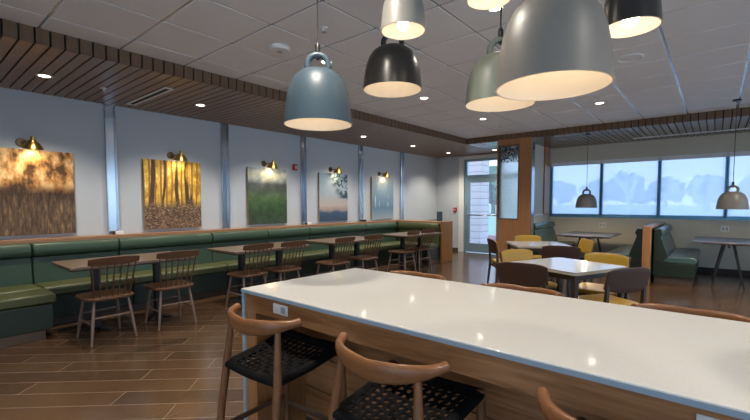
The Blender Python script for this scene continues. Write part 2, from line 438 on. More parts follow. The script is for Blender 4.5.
for k in range(12):
    x = -2.6 + k * 11.8 / 11; m.box(x - .03, x + .03, RY - .11, RY - .03, .3, 2.6)
o = struct(m, 'window_7', 'sky_tinted_frame'); MB().box(-2.6, 9.2, RY - .08, RY - .075, .3, 2.6).build('pane', 'door_glass', o)
# entrance: white jamb, blue frame with transom, glass door, sidelight
o = struct(MB().box(WX - .02, WX + .15, DY1 - .0, DY1 + .16, 0, DZ + .06).box(WX - .02, WX + .15, DY0, DY1, DZ, DZ + .09), 'trim_7', 'white_paint')
fr = MB()
fr.box(WX + .02, WX + .12, DY1 - .07, DY1, 0, DZ).box(WX + .02, WX + .12, DY0, DY0 + .06, 0, DZ).box(WX + .02, WX + .12, 4.36, 4.43, 0, DZ)
for a, c_ in ((DY0 + .06, 4.36), (4.43, DY1 - .07)):
    fr.box(WX + .02, WX + .12, a, c_, DZ - .06, DZ).box(WX + .02, WX + .12, a, c_, 2.05, 2.16)
fr.box(WX + .02, WX + .12, DY0 + .06, 4.36, 0, .2)
d1 = struct(fr, 'door_1', 'door_frame')
MB().box(WX + .06, WX + .068, DY0 + .06, 4.36, .2, 2.05).box(WX + .06, WX + .068, DY0 + .06, 4.36, 2.16, DZ - .06).box(WX + .06, WX + .068, 4.43, DY1 - .07, 2.16, DZ - .06).build('transom_pane', 'door_glass', d1)
lf = MB(); a, c_ = 4.435, DY1 - .075
lf.box(WX + .03, WX + .08, a, a + .09, .012, 2.045).box(WX + .03, WX + .08, c_ - .09, c_, .012, 2.045).box(WX + .03, WX + .08, a + .09, c_ - .09, .012, .26).box(WX + .03, WX + .08, a + .09, c_ - .09, 1.95, 2.045)
dl = lf.build('door_leaf', 'door_frame', d1)
MB().box(WX + .05, WX + .058, a + .09, c_ - .09, .26, 1.95).build('pane', 'door_glass', dl)
MB().tube([(WX - .03, a + .05, 1.05), (WX - .03, c_ - .05, 1.05)], .018).box(WX - .03, WX + .03, a + .04, a + .08, 1.03, 1.07).box(WX - .03, WX + .03, c_ - .08, c_ - .04, 1.03, 1.07).build('push_bar', 'aluminium', dl)
# brushed metal channels up the left wall
for k, x in enumerate((1.945, 3.62, 5.31, 7.02, 8.63)):
    struct(MB().box(x - .065, x + .065, WY - .012, WY, .94, SZ).box(x - .065, x - .052, WY - .045, WY - .012, .94, SZ).box(x + .052, x + .065, WY - .045, WY - .012, .94, SZ), 'trim_%d' % (10 + k), 'aluminium', bevel=.003)
# half-height ledge behind the banquettes with wood cap, wood end panel
LZ = .95; LY = 6.17; LX = 8.16
struct(MB().box(BX, WX, LY + .03, WY, 0, LZ - .05).box(LX + .03, 8.60, 4.87, LY + .02, 0, LZ - .05), 'wall_ledge', 'dark_green')
struct(MB().box(BX, 8.62, LY, WY, LZ - .05, LZ), 'trim_20', 'ledge_wood', bevel=.004)
struct(MB().box(LX, 8.62, 4.87, LY, LZ - .05, LZ), 'trim_21', 'ledge_wood_y', bevel=.004)
struct(MB().box(LX - .03, 8.62, 4.82, 4.868, 0, LZ), 'trim_22', 'end_wood', bevel=.004)

# wood clad column with the frosted panel, and the vestibule side wall behind it
c0, c1 = 2.93, 3.66
m = MB()
m.box(FX - .01, FX + .13, 3.62, c1, 0, SZ + .02).box(FX - .01, FX + .13, c0, 3.185, 0, SZ + .02)
m.box(FX - .01, FX + .13, 3.185, 3.62, 0, 1.04).box(FX - .01, FX + .13, 3.185, 3.62, 2.60, SZ + .02)
struct(m, 'wall_partition', 'column_wood')
struct(MB().box(FX + .0, FX + .17, c0 - .012, c0 - .001, 0, SZ), 'trim_23', 'aluminium')
w8 = struct(MB().box(FX - .016, FX + .05, 3.605, 3.63, 1.03, 2.61).box(FX - .016, FX + .05, 3.175, 3.20, 1.03, 2.61).box(FX - .016, FX + .05, 3.2, 3.605, 1.03, 1.055).box(FX - .016, FX + .05, 3.2, 3.605, 2.585, 2.61), 'window_8', 'column_dark')
MB().box(-.004, .004, -.2025, .2025, -.765, .765).build('frosted_pane', 'frosted_glass', w8, loc=(FX + .02, 3.4025, 1.82))
struct(MB().box(FX + .13, WX, 3.16, 3.24, 0, SZ), 'wall_vestibule', 'window_wall_paint')
struct(MB().box(9.95, 10.33, 3.13, 3.16, 1.10, SZ), 'trim_24', 'column_wood')
struct(MB().box(FX + .18, 9.95, 3.145, 3.16, 1.10, 1.13), 'trim_25', 'white_paint')

# ------------------------------------------------------------------ outdoors
struct(MB().box(WX + .15, 500, -400, 400, -.35, -.25), 'ground', 'lawn')
struct(MB().box(WX + .15, 15, -30, 30, -.25, -.2), 'path', 'concrete')
struct(MB().box(15.0, 15.25, 6.2, 12, -.25, .12), 'kerb', 'red_curb')
struct(MB().box(12.3, 12.9, 5.86, 9.5, -.2, 3.6), 'exterior_wall', 'siding')
def tree(x, y, h, r, mat, label, kind='round', seed=0, trunk='bark', cat='tree', group=None):
    t = thing('tree' if kind != 'bare' else 'bare_tree', label, cat, (x, y, -.25), group=group); rnd = random.Random(seed)
    if kind == 'bare':
        m = MB().tube([(0, 0, 0), (.05, 0, h * .25), (-.1, .1, h * .5)], [.30, .24, .17], 8)
        for k in range(9):
            a = rnd.uniform(0, 6.28); z = h * rnd.uniform(.2, .5); L = h * rnd.uniform(.35, .55)
            m.tube([(0, 0, z), (math.cos(a) * L * .25, math.sin(a) * L * .4, z + L * .5), (math.cos(a) * L * .35, math.sin(a) * L * .6, z + L)], [.15, .10, .05], 6)
        m.build('trunk', 'pale_bark', t); return t
    MB().tube([(0, 0, 0), (0, 0, h * .5)], [r * .09, r * .06], 8).build('trunk', trunk, t)
    m = MB()
    for k in range(44):
        a = rnd.uniform(0, 6.28); q = r * .72 * math.sqrt(rnd.random()); z = h * (.30 + .58 * rnd.random() * (1 - .5 * (q / r) ** 2)); s_ = r * rnd.uniform(.13, .30)
        bmesh.ops.create_icosphere(m.bm, subdivisions=3, radius=s_, matrix=Matrix.Translation((math.cos(a) * q, math.sin(a) * q, min(z, h - s_ * .7))))
    for v_ in m.bm.verts:
        d_ = Vector((noise.noise(v_.co * 1.1 + Vector((seed, 0, 0))), noise.noise(v_.co * 1.1 + Vector((0, seed, 9))), noise.noise(v_.co * 1.1 + Vector((7, 0, seed)))))
        v_.co += d_ * r * .16
    m.build('crown', mat, t, sharp=180)
    return t
G = 'trees across the lawn'
specs = [(118, 33, 8.4, 4.6), (133, 27, 8.4, 4.9), (118, 17, 9.8, 5.0), (134, 10.5, 9.0, 5.0), (118, 1.4, 8.4, 4.8), (132, -7.6, 9.4, 5.2), (118, -14.5, 9.6, 5.2), (133, -26, 11.4, 5.8), (118, -31, 10.0, 5.2)]
words = ['green tree at the left end of the leftmost window', 'green tree behind the left booth pendant at the first window mullion', 'tall green tree in the second window behind the pale bare tree', 'green tree just right of the second window mullion', 'tall green tree in the right half of the third window', 'green tree behind the right booth pendant at the right edge',
         'green tree first beyond the right end of the visible windows', 'green tree second beyond the right end of the visible windows', 'green tree third beyond the right end of the visible windows']
for k, ((x, y, h_, r_), wd) in enumerate(zip(specs, words)): tree(x, y, h_, r_, 'leaf' if k % 3 else 'leaf_dark', wd, seed=k + 3, group=G)
tree(62, 8.9, 6.0, 1, 'leaf', 'pale bare branching tree on the lawn seen in the second window', 'bare', 5)
tree(60, 26.5, 7.8, 4.0, 'leaf', 'green tree on the lawn seen through the glass door', seed=41)

# ------------------------------------------------------------------ built-in seating along the left wall
SEAT = .46
def banquette(name, label, length, loc, rz, depth=.465, seatmat='green_seat', backmat='green_vinyl', base='dark_green', grp=None, toe='toe_kick', ext=0):
    # local: x along the bench, +y towards the back rest, origin at the floor under the seat front edge
    t = thing(name, label, 'bench', loc, rz, grp); L = length / 2 - .004
    MB().box(-L, L, .10, depth + .09, 0, .09).build('toe_kick', toe, t)
    MB().box(-L, L, .03, depth + .105, .0905, SEAT - .11).build('base', base, t, bevel=.008)
    MB().prism([(0, SEAT - .105), (0, SEAT - .02), (.03, SEAT), (depth, SEAT - .012), (depth, SEAT - .105)], -L, L, 'X').build('seat_cushion', seatmat, t, bevel=.02, seg=3)
    MB().prism([(depth + .002, SEAT - .10), (depth + .002, SEAT + .02), (depth + .035, LZ - .20), (depth + .11, LZ - .20), (depth + .11, SEAT - .10)], -L - ext, L, 'X').build('back_cushion', backmat, t, bevel=.015, seg=3)
    MB().prism([(depth - .005, LZ - .18), (depth - .015, LZ - .10), (depth + .02, LZ - .04), (depth + .11, LZ - .04), (depth + .11, LZ - .195), (depth + .01, LZ - .197)], -L - ext, L, 'X').build('top_roll', backmat, t, bevel=.022, seg=3)
    return t
GB = 'green banquette sections along the left wall'
secs = [(.48, 1.02, 'dark green banquette corner section under the meadow photograph'), (1.02, 1.92, 'green banquette section behind the table nearest the bench corner'), (1.92, 3.22, 'green banquette section under the golden forest photograph'), (3.22, 4.26, 'green banquette section under the left half of the green field photograph'),
        (4.26, 5.22, 'green banquette section under the red wall alarm'), (5.22, 6.88, 'green banquette section under the blue branch photograph'), (6.88, 8.03, 'green banquette section in the far corner under the reeds photograph')]
for x_, x1, lab in secs:
    banquette('banquette_bench', lab, x1 - x_, ((x_ + x1) / 2, 5.585, 0), 0, grp=GB)
# return benches at both ends
banquette('banquette_bench', 'green return bench with brown toe kick in the left foreground', .395, (1.05, 5.365, 0), R(90), grp=None)
banquette('banquette_bench', 'olive return bench ending at the wood end panel', .70, (7.575, 5.225, 0), R(-90), backmat='green_seat', grp=None, ext=.46)

# ------------------------------------------------------------------ tables along the banquette
def long_table():
    t = thing('dining_table', '', 'table'); L, W = .625, .365
    MB().box(-L, L, -W, W, .72, .748).build('tabletop', 'table_wood', t, bevel=.004)
    MB().box(-L + .02, L - .02, -W + .02, W - .02, .704, .7195).build('edge_band', 'table_edge', t)
    for sx in (-.315, .315):
        p = MB().box(sx - .038, sx + .038, -.038, .038, .03, .69).build('pedestal', 'black_metal', t, bevel=.006)
        MB().box(sx - .16, sx + .16, -.16, .16, .69, .7035).build('top_plate', 'black_metal', p)
        f = MB()
        for a in range(4):
            f.prism([(.03, .045), (.16, .012), (.16, 0), (.03, 0)], -.022, .022, 'Y')
            f.xf(Matrix.Rotation(R(90), 4, 'Z'))
        f.xf(Matrix.Translation((sx, 0, 0)) @ Matrix.Rotation(R(45), 4, 'Z')); f.build('base', 'black_metal', p, bevel=.004)
    return t
lt = long_table()
for k, (x, lab) in enumerate(((1.70, 'brown double pedestal table under the meadow photograph'), (3.43, 'brown double pedestal table in front of the green field photograph'), (5.10, 'brown double pedestal table in front of the blue branch photograph'), (6.98, 'brown double pedestal table nearest the wood end panel'))):
    place(lt, k, (x, (5.12, 5.06, 4.99, 4.87)[k], 0), 0, lab, 'tables along the banquette')

# spindle back chairs
def spindle_chair():
    t = thing('spindle_chair', '', 'chair')
    def seat(u, v):
        a = u * 2 * math.pi; c_, s_ = math.cos(a), math.sin(a); r = lambda e: math.copysign(abs(e) ** .45, e)
        return (r(c_) * (.225 + .0 * s_) * v * (1.0 + .06 * s_), r(s_) * .22 * v, .45 - .012 * (1 - v) * 1.0)
    m = MB(); pts = [seat(i / 28, 1)[:2] for i in range(28)]
    m.prism(pts, .422, .452); m.build('seat', 'chair_wood', t, bevel=.008, seg=2)
    def leg(top, bot): return MB().tube([top, tuple((a * .45 + b_ * .55) for a, b_ in zip(top, bot)), bot], [.014, .0165, .011], 10)
    L = {}
    for sx in (-1, 1):
        leg((sx * .15, .15, .425), (sx * .195, .215, 0)).build('leg', 'chair_leg_wood', t)
        leg((sx * .15, -.15, .425), (sx * .20, -.205, 0)).build('leg', 'chair_leg_wood', t)
    ff = .46
    pt = lambda sx, sy, f: Vector((sx * .15, sy * .15, .425)).lerp(Vector((sx * (.195 if sy > 0 else .20), sy * (.215 if sy > 0 else .205), 0)), f)
    for a, b_ in (((-1, -1), (1, -1)), ((-1, 1), (1, 1))):
        MB().tube([pt(*a, .40), pt(*b_, .40)], .0085, 8).build('stretcher', 'chair_leg_wood', t)
    for sx in (-1, 1): MB().tube([pt(sx, -1, .55), pt(sx, 1, .55)], .0085, 8).build('stretcher', 'chair_leg_wood', t)
    # crest rail: curved board leaning back
    def cy(x): return -.285 + .20 * x * x
    m = MB(); n = 12; rows = []
    for i in range(n + 1):
        x = -.225 + .45 * i / n; e = abs(x) / .225
        y = cy(x); z0, z1 = .775 + .012 * e * e, .855 - .010 * e ** 4
        rows.append([m.bm.verts.new(p) for p in ((x, y - .010 + .015, z0), (x, y + .010 + .015, z0), (x, y + .010 - .002, z1), (x, y - .010 - .002, z1))])
    for A, B in zip(rows, rows[1:]):
        for j in range(4): m.bm.faces.new((A[j], A[(j + 1) % 4], B[(j + 1) % 4], B[j]))
    m.bm.faces.new(rows[0]); m.bm.faces.new(rows[-1][::-1]); m.build('crest_rail', 'chair_wood', t, bevel=.005)
    for i in range(7):
        u = (i - 3) / 3; x0_, x1_ = u * .158, u * .192
        MB().tube([(x0_, -.185 + .02 * u * u, .445), ((x0_ + x1_) / 2, (-.185 + cy(x1_)) / 2 + .012, .61), (x1_, cy(x1_) + .014, .782)], [.0075, .0085, .0065], 8).build('spindle', 'chair_wood', t)
    return t
sc_ = spindle_chair()
cl = ['dark spindle back chair nearest the green return bench', 'dark spindle back chair under the golden forest photograph', 'dark spindle back chair left of the green field photograph centre, third along the banquette', 'dark spindle back chair right beside the third, before the red wall alarm',
      'dark spindle back chair at the left of the third table, before the branch photograph', 'dark spindle back chair right of the branch photograph, sixth along the banquette', 'dark spindle back chair at the left of the farthest banquette table', 'dark spindle back chair nearest the wood end panel']
for k, (x, y) in enumerate(((1.37, 4.76), (2.01, 4.77), (3.03, 4.78), (3.57, 4.74), (4.47, 4.64), (5.19, 4.64), (6.38, 4.68), (6.96, 4.70))):
    place(sc_, k, (x, y, 0), R((2, -2, 0, 1, 3, -3, 4, -4)[k]), cl[k], 'spindle back chairs along the banquette')

# ------------------------------------------------------------------ pictures, picture lights, wall fittings
def picture(x, mat, label):
    t = thing('wall_photograph', label, 'picture', (x, WY, 1.505))
    MB().box(-.42, .42, -.045, -.003, -.51, .51).build('stretcher_frame', 'canvas_edge', t, bevel=.002)
    MB().box(-.4205, .4205, -.048, -.0455, -.5105, .5105).build('printed_canvas', mat, t)
for x, mt, lb in ((1.09, 'print_meadow', 'canvas photograph of golden meadow grass, nearest on the left wall'), (2.76, 'print_forest', 'canvas photograph of a golden autumn forest with bare trunks'), (4.455, 'print_green_field', 'canvas photograph of a blurred green field with pale sky'),
                  (6.13, 'print_branch', 'canvas photograph of a dark branch against a blue dusk sky'), (7.81, 'print_reeds', 'pale blue canvas photograph of white reeds, farthest along the left wall')):
    picture(x, mt, lb)
def sconce():
    t = thing('picture_light', '', 'wall lamp')
    MB().lathe([(0, 0), (.052, 0), (.052, .012), (.046, .02), (0, .022)], 24).xf(Matrix.Rotation(R(90), 4, 'X')).build('wall_plate', 'dark_brass', t)
    MB().tube([(0, -.02, 0), (.02, -.10, .0), (.05, -.17, .0), (.07, -.18, .015), (.08, -.18, .055)], .008, 8).lathe([(0, -.018), (.016, -.016), (.018, .0), (.016, .016), (0, .018)], 12, (.05, -.17, 0)).build('arm', 'dark_brass', t)
    sh = MB().lathe([(.022, .045), (.026, .0), (.034, -.012), (.062, -.034), (.098, -.085), (.104, -.098), (.100, -.097), (.094, -.083), (.060, -.038), (.030, -.018), (.018, -.005), (.018, .045)], 28, close=True)
    mx = Matrix.Translation((.08, -.18, .02)) @ Matrix.Rotation(R(16), 4, 'X')
    sh.xf(mx); s_ = sh.build('shade', 'brass', t)
    MB().lathe([(0, -.03), (.02, -.035), (.028, -.055), (.02, -.075), (0, -.082)], 16).xf(mx).build('bulb', 'spot_glow', t)
    light('picture_light_lamp', 'SPOT', 1.5, t, (.08, -.15, -.085), (1, .80, .50), .03, 118, (R(30), 0, 0))
    return t
sn = sconce()
for k, (x, lb) in enumerate(((1.015, 'brass picture light above the golden meadow photograph'), (2.745, 'brass picture light above the golden forest photograph'), (4.40, 'brass picture light above the green field photograph'), (6.07, 'brass picture light above the dark branch photograph'), (7.71, 'brass picture light above the white reeds photograph'))):
    place(sn, k, (x, WY, 2.10), 0, lb, 'brass picture lights')
t = thing('fire_alarm', 'red fire alarm strobe on the wall beside the green field photograph', 'alarm', (5.10, WY, 2.08))
MB().box(-.045, .045, -.045, 0, -.06, .06).build('housing', 'red_plastic', t, bevel=.006); MB().box(-.02, .025, -.056, -.0455, -.03, .03).build('strobe', 'white_plastic', t, bevel=.004)
t = thing('alarm_pull_station', 'small red alarm pull station on the far wall left of the door', 'alarm', (WX, 5.74, 1.19))
MB().box(-.04, 0, -.05, .05, -.065, .065).build('housing', 'red_plastic', t, bevel=.006); MB().box(-.052, -.0405, -.03, .03, -.012, .012).build('handle', 'white_plastic', t, bevel=.003)
t = thing('sign_holder', 'small blue card in a clear stand on the far banquette ledge', 'sign', (8.28, 4.98, LZ))
MB().box(-.04, .04, -.05, .05, 0, .008).build('base', 'grey_plastic', t); MB().box(-.004, .004, -.075, .075, .008, .23).build('card', 'shade_blue', t)
for k, (x, lb) in enumerate(((1.985, 'small white outlet box on the ledge at the first metal channel'), (5.37, 'small white outlet box on the ledge beside the branch photograph'), (7.05, 'small dark outlet box on the ledge beside the reeds photograph'))):
    t = thing('outlet_box', lb, 'outlet', (x, WY - .10, LZ)); MB().box(-.05, .05, -.03, .03, 0, .05).build('box', 'white_plastic' if k < 2 else 'black_metal', t, bevel=.006)
    MB().box(-.075, -.052, -.02, .02, 0, .045).build('plug', 'black_metal', t, bevel=.004)

# ------------------------------------------------------------------ ceiling fittings
def downlight():
    t = thing('downlight', '', 'ceiling light')
    MB().lathe([(.072, 0), (.072, -.004), (.06, -.006), (.052, -.002), (.05, 0)], 28, close=True).build('trim_ring', 'white_plastic', t)
    MB().lathe([(0, -.0015), (.049, -.0015), (.049, 0), (0, 0)], 24).build('lens', 'downlight_glow', t)
    light('downlight_lamp', 'SPOT', 34, t, (0, 0, -.02), (1, .90, .77), .055, 125)
    return t
dl = downlight(); n = 0
for x, y, z, lb in ((1.08, 5.44, SZ, 'round downlight in the wood ceiling above the return bench'), (2.75, 5.42, SZ, 'round downlight in the wood ceiling above the golden forest bay'), (4.43, 5.44, SZ, 'round downlight in the wood ceiling above the green field bay'), (6.12, 5.45, SZ, 'round downlight in the wood ceiling above the dark branch bay'),
                    (7.86, 5.46, SZ, 'round downlight in the wood ceiling above the reeds photograph'), (9.55, 5.49, SZ, 'round downlight in the wood ceiling near the far left corner'), (9.76, 4.30, SZ, 'round downlight in the wood ceiling before the entrance door'),
                    (2.97, 1.32, CZ, 'round downlight in the tile ceiling beside the pale small pendant'), (4.83, 3.17, CZ, 'round downlight in the tile ceiling right of the black medium pendant'), (6.72, 1.36, CZ, 'round downlight in the tile ceiling right of the large grey pendant'), (6.67, 3.16, CZ, 'round downlight in the tile ceiling nearest the wood column'),
                    (2.96, 3.15, CZ, 'round downlight in the tile ceiling behind the blue pendant handle'), (4.85, 1.33, CZ, 'round downlight in the tile ceiling hidden behind the large grey pendant'),
                    (1.1, 1.33, CZ, 'round downlight in the tile ceiling over the counter'), (1.1, 3.15, CZ, 'round downlight in the tile ceiling over the left aisle'), (-1.2, 1.33, CZ, 'added unseen downlight behind the viewer on the left'), (2.97, -1.0, CZ, 'round downlight at the right end of the counter'), (4.85, -1.0, CZ, 'round downlight over the right aisle'), (1.1, -1.0, CZ, 'added unseen downlight beside the viewer on the right'), (-1.2, 3.15, CZ, 'added unseen downlight behind the viewer by the banquette'), (6.72, -1.0, CZ, 'round downlight near the right booths')):  # those behind and beside the viewer are unseen, added to brighten the room
    place(dl, n, (x, y, z), 0, lb, 'round downlights'); n += 1
t = thing('slot_diffuser', 'long white air slot set in the wood ceiling near the first metal channel', 'air vent', (2.12, 5.50, SZ))
MB().box(-.055, -.028, -.60, .60, -.008, 0).box(.028, .055, -.60, .60, -.008, 0).box(-.028, .028, -.60, -.57, -.008, 0).box(-.028, .028, .57, .60, -.008, 0).build('frame', 'white_plastic', t); MB().box(-.028, .028, -.57, .57, -.003, 0).build('slot', 'black_gap', t)
t = thing('slot_diffuser', 'long air slot set in the wood ceiling above the windows', 'air vent', (9.86, .45, SZ))
MB().box(-.055, -.028, -.9, .9, -.008, 0).box(.028, .055, -.9, .9, -.008, 0).box(-.028, .028, -.9, -.87, -.008, 0).box(-.028, .028, .87, .9, -.008, 0).build('frame', 'white_plastic', t); MB().box(-.028, .028, -.87, .87, -.003, 0).build('slot', 'black_gap', t)
def sprinkler(x, y, z, lb):
    t = thing('sprinkler', lb, 'sprinkler', (x, y, z), group='ceiling sprinklers')
    MB().lathe([(0, 0), (.035, 0), (.03, -.008), (.012, -.012), (.010, -.035), (0, -.035)], 16).build('escutcheon', 'white_plastic', t)
    MB().lathe([(0, -.036), (.022, -.036), (.022, -.040), (0, -.040)], 14).tube([(.008, 0, -.03), (.016, 0, -.038)], .003, 6).build('deflector', 'grey_plastic', t)
sprinkler(1.63, 5.48, SZ, 'small sprinkler head in the wood ceiling beside the air slot')
sprinkler(2.38, 2.56, CZ, 'small sprinkler head in the tile ceiling right of the blue pendant cord')
sprinkler(7.38, 3.15, CZ, 'small sprinkler head in the tile ceiling near the wood column')
t = thing('wireless_access_point', 'white rounded device on the tile ceiling left of the blue pendant', 'ceiling device', (2.40, 3.19, CZ))
MB().lathe([(0, 0), (.10, 0), (.10, -.015), (.085, -.035), (0, -.042)], 28).build('housing', 'white_plastic', t); MB().lathe([(0, -.0425), (.03, -.0415), (.03, -.048), (0, -.05)], 16).build('lens', 'grey_plastic', t)
t = thing('ceiling_speaker', 'round white speaker grille in the tile ceiling under the black small pendant', 'speaker', (4.85, .72, CZ))
MB().lathe([(.125, 0), (.125, -.008), (.11, -.012), (.097, -.004), (.097, 0)], 32, close=True).build('rim', 'white_plastic', t); MB().lathe([(0, -.004), (.096, -.002), (.096, 0), (0, 0)], 28).build('grille', 'white_plastic', t)

# ------------------------------------------------------------------ long counter
X0, X1, YE, YB = 1.205, 2.12, 1.965, -1.6; TZ = .914
t = thing('counter_table', 'long white quartz counter with wood panelled base in the foreground', 'counter', (0, 0, 0))
MB().box(X0, X1, YB, YE, TZ - .022, TZ).build('countertop', 'quartz', t, bevel=.003)
MB().box(X0, X1, YE - .022, YE, 0, TZ - .0225).build('waterfall_end', 'quartz_edge', t, bevel=.002)
MB().box(X0 + .001, X0 + .004, YB, YE, TZ - .0205, TZ - .0045).xf(Matrix.Translation((-.0035, 0, 0))).build('metal_edge', 'quartz_edge', t)
ap = MB().box(X0 + .012, X0 + .034, YB, YE - .023, .795, TZ - .023).box(X1 - .034, X1 - .012, YB, YE - .023, .795, TZ - .023).build('apron', 'counter_wood', t, bevel=.002)
MB().box(X0 + .012, X1 - .012, YE - .115, YE - .0225, 0, .7945).build('end_post', 'counter_wood_z', t, bevel=.002)
m = MB(); z = .10
for k in range(4): m.box(X0 + .345, X1 - .345, YB, YE - .116, z, z + .190); z += .196
pn = m.build('base_panel', 'counter_wood', t, bevel=.003)
MB().box(X0 + .35, X1 - .35, YB, YE - .117, 0, .10).box(X0 + .355, X1 - .355, YB, YE - .118, .10, .89).build('core', 'dark_base', t)
MB().box(X0 + .30, X1 - .30, YB, YE - .116, .0, .075).build('plinth', 'counter_wood', t, bevel=.004)
def counter_outlet(y0_, y1_):
    o = MB().box(X0 + .006, X0 + .0115, y0_, y1_, .825, .875).build('outlet_plate', 'white_plastic', t, bevel=.002)
    L = y1_ - y0_
    for f in (.28, .72): MB().box(X0 + .003, X0 + .0058, y0_ + L * f - .016, y0_ + L * f + .016, .834, .866).build('socket', 'grey_plastic' if f < .5 else 'white_plastic', o, bevel=.002)
counter_outlet(1.575, 1.69); counter_outlet(-.11, .02)

# ------------------------------------------------------------------ counter stools
def stool():
    t = thing('counter_stool', '', 'stool')
    cr, cf = .615, .665          # seat height at the back and the front
    def leg(p, r): return MB().tube(p, r, 12)
    top = {}
    for sx in (-1, 1):
        leg([(sx * .218, -.235, 0), (sx * .198, -.21, .40), (sx * .185, -.185, .62), (sx * .165, -.165, .838)], [.0125, .018, .0185, .0125]).build('leg', 'stool_wood', t)
        leg([(sx * .222, .215, 0), (sx * .215, .20, .40), (sx * .205, .19, .685)], [.0125, .018, .017]).build('leg', 'stool_wood', t)
    for z, y_, nm in ((.26, .208, 'foot_rail'), (.34, -.216, 'stretcher')):
        MB().tube([(-.222, y_, z), (.222, y_, z)], [(.016, .009)] * 2, 10, up=(0, 0, 1)).build(nm, 'stool_stretcher', t)
    for sx in (-1, 1): MB().tube([(sx * .217, -.214, .30), (sx * .222, .204, .30)], [(.015, .009)] * 2, 10, up=(0, 0, 1)).build('stretcher', 'stool_stretcher', t)
    # seat frame rails wrapped in cord
    m = MB()
    A, B, Cc, D = (-.175, -.18, cr), (.175, -.18, cr), (.20, .19, cf), (-.20, .19, cf)
    for p, q in ((A, B), (B, Cc), (Cc, D), (D, A)):
        p, q = Vector(p), Vector(q); mid = (p + q) / 2 - Vector((0, 0, .008))
        m.tube([p, mid, q], [(.021, .024)] * 3, 12, up=(0, 0, 1))
    fr = m.build('seat_frame', 'black_cord', t)
    m = MB(); N = 11
    def S(u, v):
        x0_ = -(.175 + .025 * v) + 2 * (.175 + .025 * v) * u
        return Vector((x0_, -.18 + .37 * v, cr + (cf - cr) * v - .020 * math.sin(math.pi * u) * math.sin(math.pi * v) + .012))
    for k in range(1, N):
        u = k / N
        for dirn in (0, 1):
            pts = []
            for j in range(23):
                q = j / 22; p = S(u, q) if dirn == 0 else S(q, u)
                p.z += .0035 * math.cos(math.pi * (q * N) + math.pi * k + dirn * math.pi); pts.append(p)
            m.tube(pts, [(.003, .0105)] * 23, 6, up=(0, 0, 1))
    m.build('woven_seat', 'black_cord', t)
    # crest: bow shaped rail, deep in the middle, round at the ends
    pts, rad = [], []
    for i in range(25):
        s_ = -1 + 2 * i / 24; e = abs(s_)
        x = .226 * math.sin(s_ * 1.25) / math.sin(1.25); y = -.215 + .125 * e ** 2.2
        z = .848 + .017 * e ** 2.5 - .016 * (1 - e) ** 2
        pts.append((x, y, z)); hgt = .018 + .020 * max(0, 1 - (e / .86) ** 2.0) ; rad.append((hgt, .0175 - .004 * (1 - e)))
    m = MB().tube(pts, rad, 16, up=(0, 0, 1)); m.build('crest_rail', 'stool_rail_wood', t, bevel=.004)
    return t
st = stool(); n = 0
SG = 'woven seat counter stools'
for y, a, lb in ((1.585, 3, 'wood stool with woven black seat nearest the banquette, at the counter end'), (.855, 0, 'wood stool with woven black seat, middle of the near side of the counter'), (.112, -3, 'wood stool at the bottom edge, only its curved arm end showing')):
    place(st, n, (1.19, y, 0), R(-90 + a), lb, SG); n += 1
for y, a, lb in ((1.60, -2, 'far side stool showing its curved rail before the farthest banquette tables'), (.86, 2, 'far side stool showing its curved rail before the brown front chair'), (.07, 0, 'far side stool showing its curved rail nearest the right edge')):
    place(st, n, (2.24, y, 0), R(90 + a), lb, SG); n += 1

# ------------------------------------------------------------------ pendants
def pendant(name, label, x, y, zr, D, mat, aspect=.80, ztop=CZ, az=0, power=26, grp='bell pendants above the counter'):
    t = thing(name, label, 'pendant lamp', (x, y, zr), az, grp); r = D / 2; H = D * aspect
    prof = [(1.0, 0), (.985, .10), (.962, .25), (.93, .42), (.88, .58), (.80, .73), (.68, .86), (.50, .95), (.28, .99), (.0, 1.0)]
    out = [(r * a, H * b_) for a, b_ in prof]; th = .006
    inn = [(max(0, r * a - th), H * b_ - (th if b_ > .5 else 0) + (.0 if b_ else 0)) for a, b_ in prof][::-1]
    MB().lathe(out, 48).build('shade', mat, t)
    MB().lathe([(r * 1.0, 0), (r - th, 0)] + inn[::-1][1:], 48).build('shade_lining', 'shade_inside', t)
    hr = D * .155; z0 = H * .985
    MB().tube([(hr * math.cos(a), 0, z0 + hr * .45 + hr * math.sin(a)) for a in [R(-32 + k * 244 / 20) for k in range(21)]], D * .046, 12).build('handle', mat, t)
    zt = z0 + hr * 1.45
    MB().lathe([(.0, -.02), (.012, -.02), (.014, .0), (.014, .05), (.008, .06), (0, .062)], 14, (0, 0, zt - .0)).box(-.006, .006, -.006, .006, zt - D * .075, zt).build('cord_grip', 'black_metal', t)
    top = ztop - zr
    MB().tube([(0, 0, zt + .055), (0, 0, top - .02)], .0042, 8).build('cord', 'slate_cord', t)
    MB().lathe([(0, 0), (.05, 0), (.05, -.02), (.0, -.024)], 20, (0, 0, top)).build('ceiling_canopy', 'black_metal', t)
    MB().tube([(0, 0, H * .97), (0, 0, (.07 if 'booth' in name else H * .55) if D > .3 else .055)], .02, 14).build('lamp_holder', 'white_plastic', t)
    rb = .03 if D < .3 else .038
    MB().lathe([(rb * math.sin(math.pi * k / 12), rb * -math.cos(math.pi * k / 12)) for k in range(13)], 20, (0, 0, (.045 if 'booth' in name else H * .5 - rb * .4) if D > .3 else .032)).build('bulb', 'booth_bulb_glow' if 'booth' in name else 'bulb_glow', t)
    return t
pendant('bell_pendant', 'blue grey bell pendant nearest the banquette, lowest on the left', 1.47, 1.63, 1.79, .36, 'shade_blue', az=R(-42))
pendant('bell_pendant', 'black bell pendant right of the blue one', 2.06, 1.59, 2.088, .372, 'shade_black', .72, az=R(-53))
pendant('bell_pendant', 'small grey bell pendant overlapping the top of the black one', 1.68, 1.23, 2.235, .225, 'shade_stone', .95)
pendant('bell_pendant', 'grey green bell pendant half hidden behind the large grey one', 2.12, .91, 1.905, .365, 'shade_green', .72, az=R(-60))
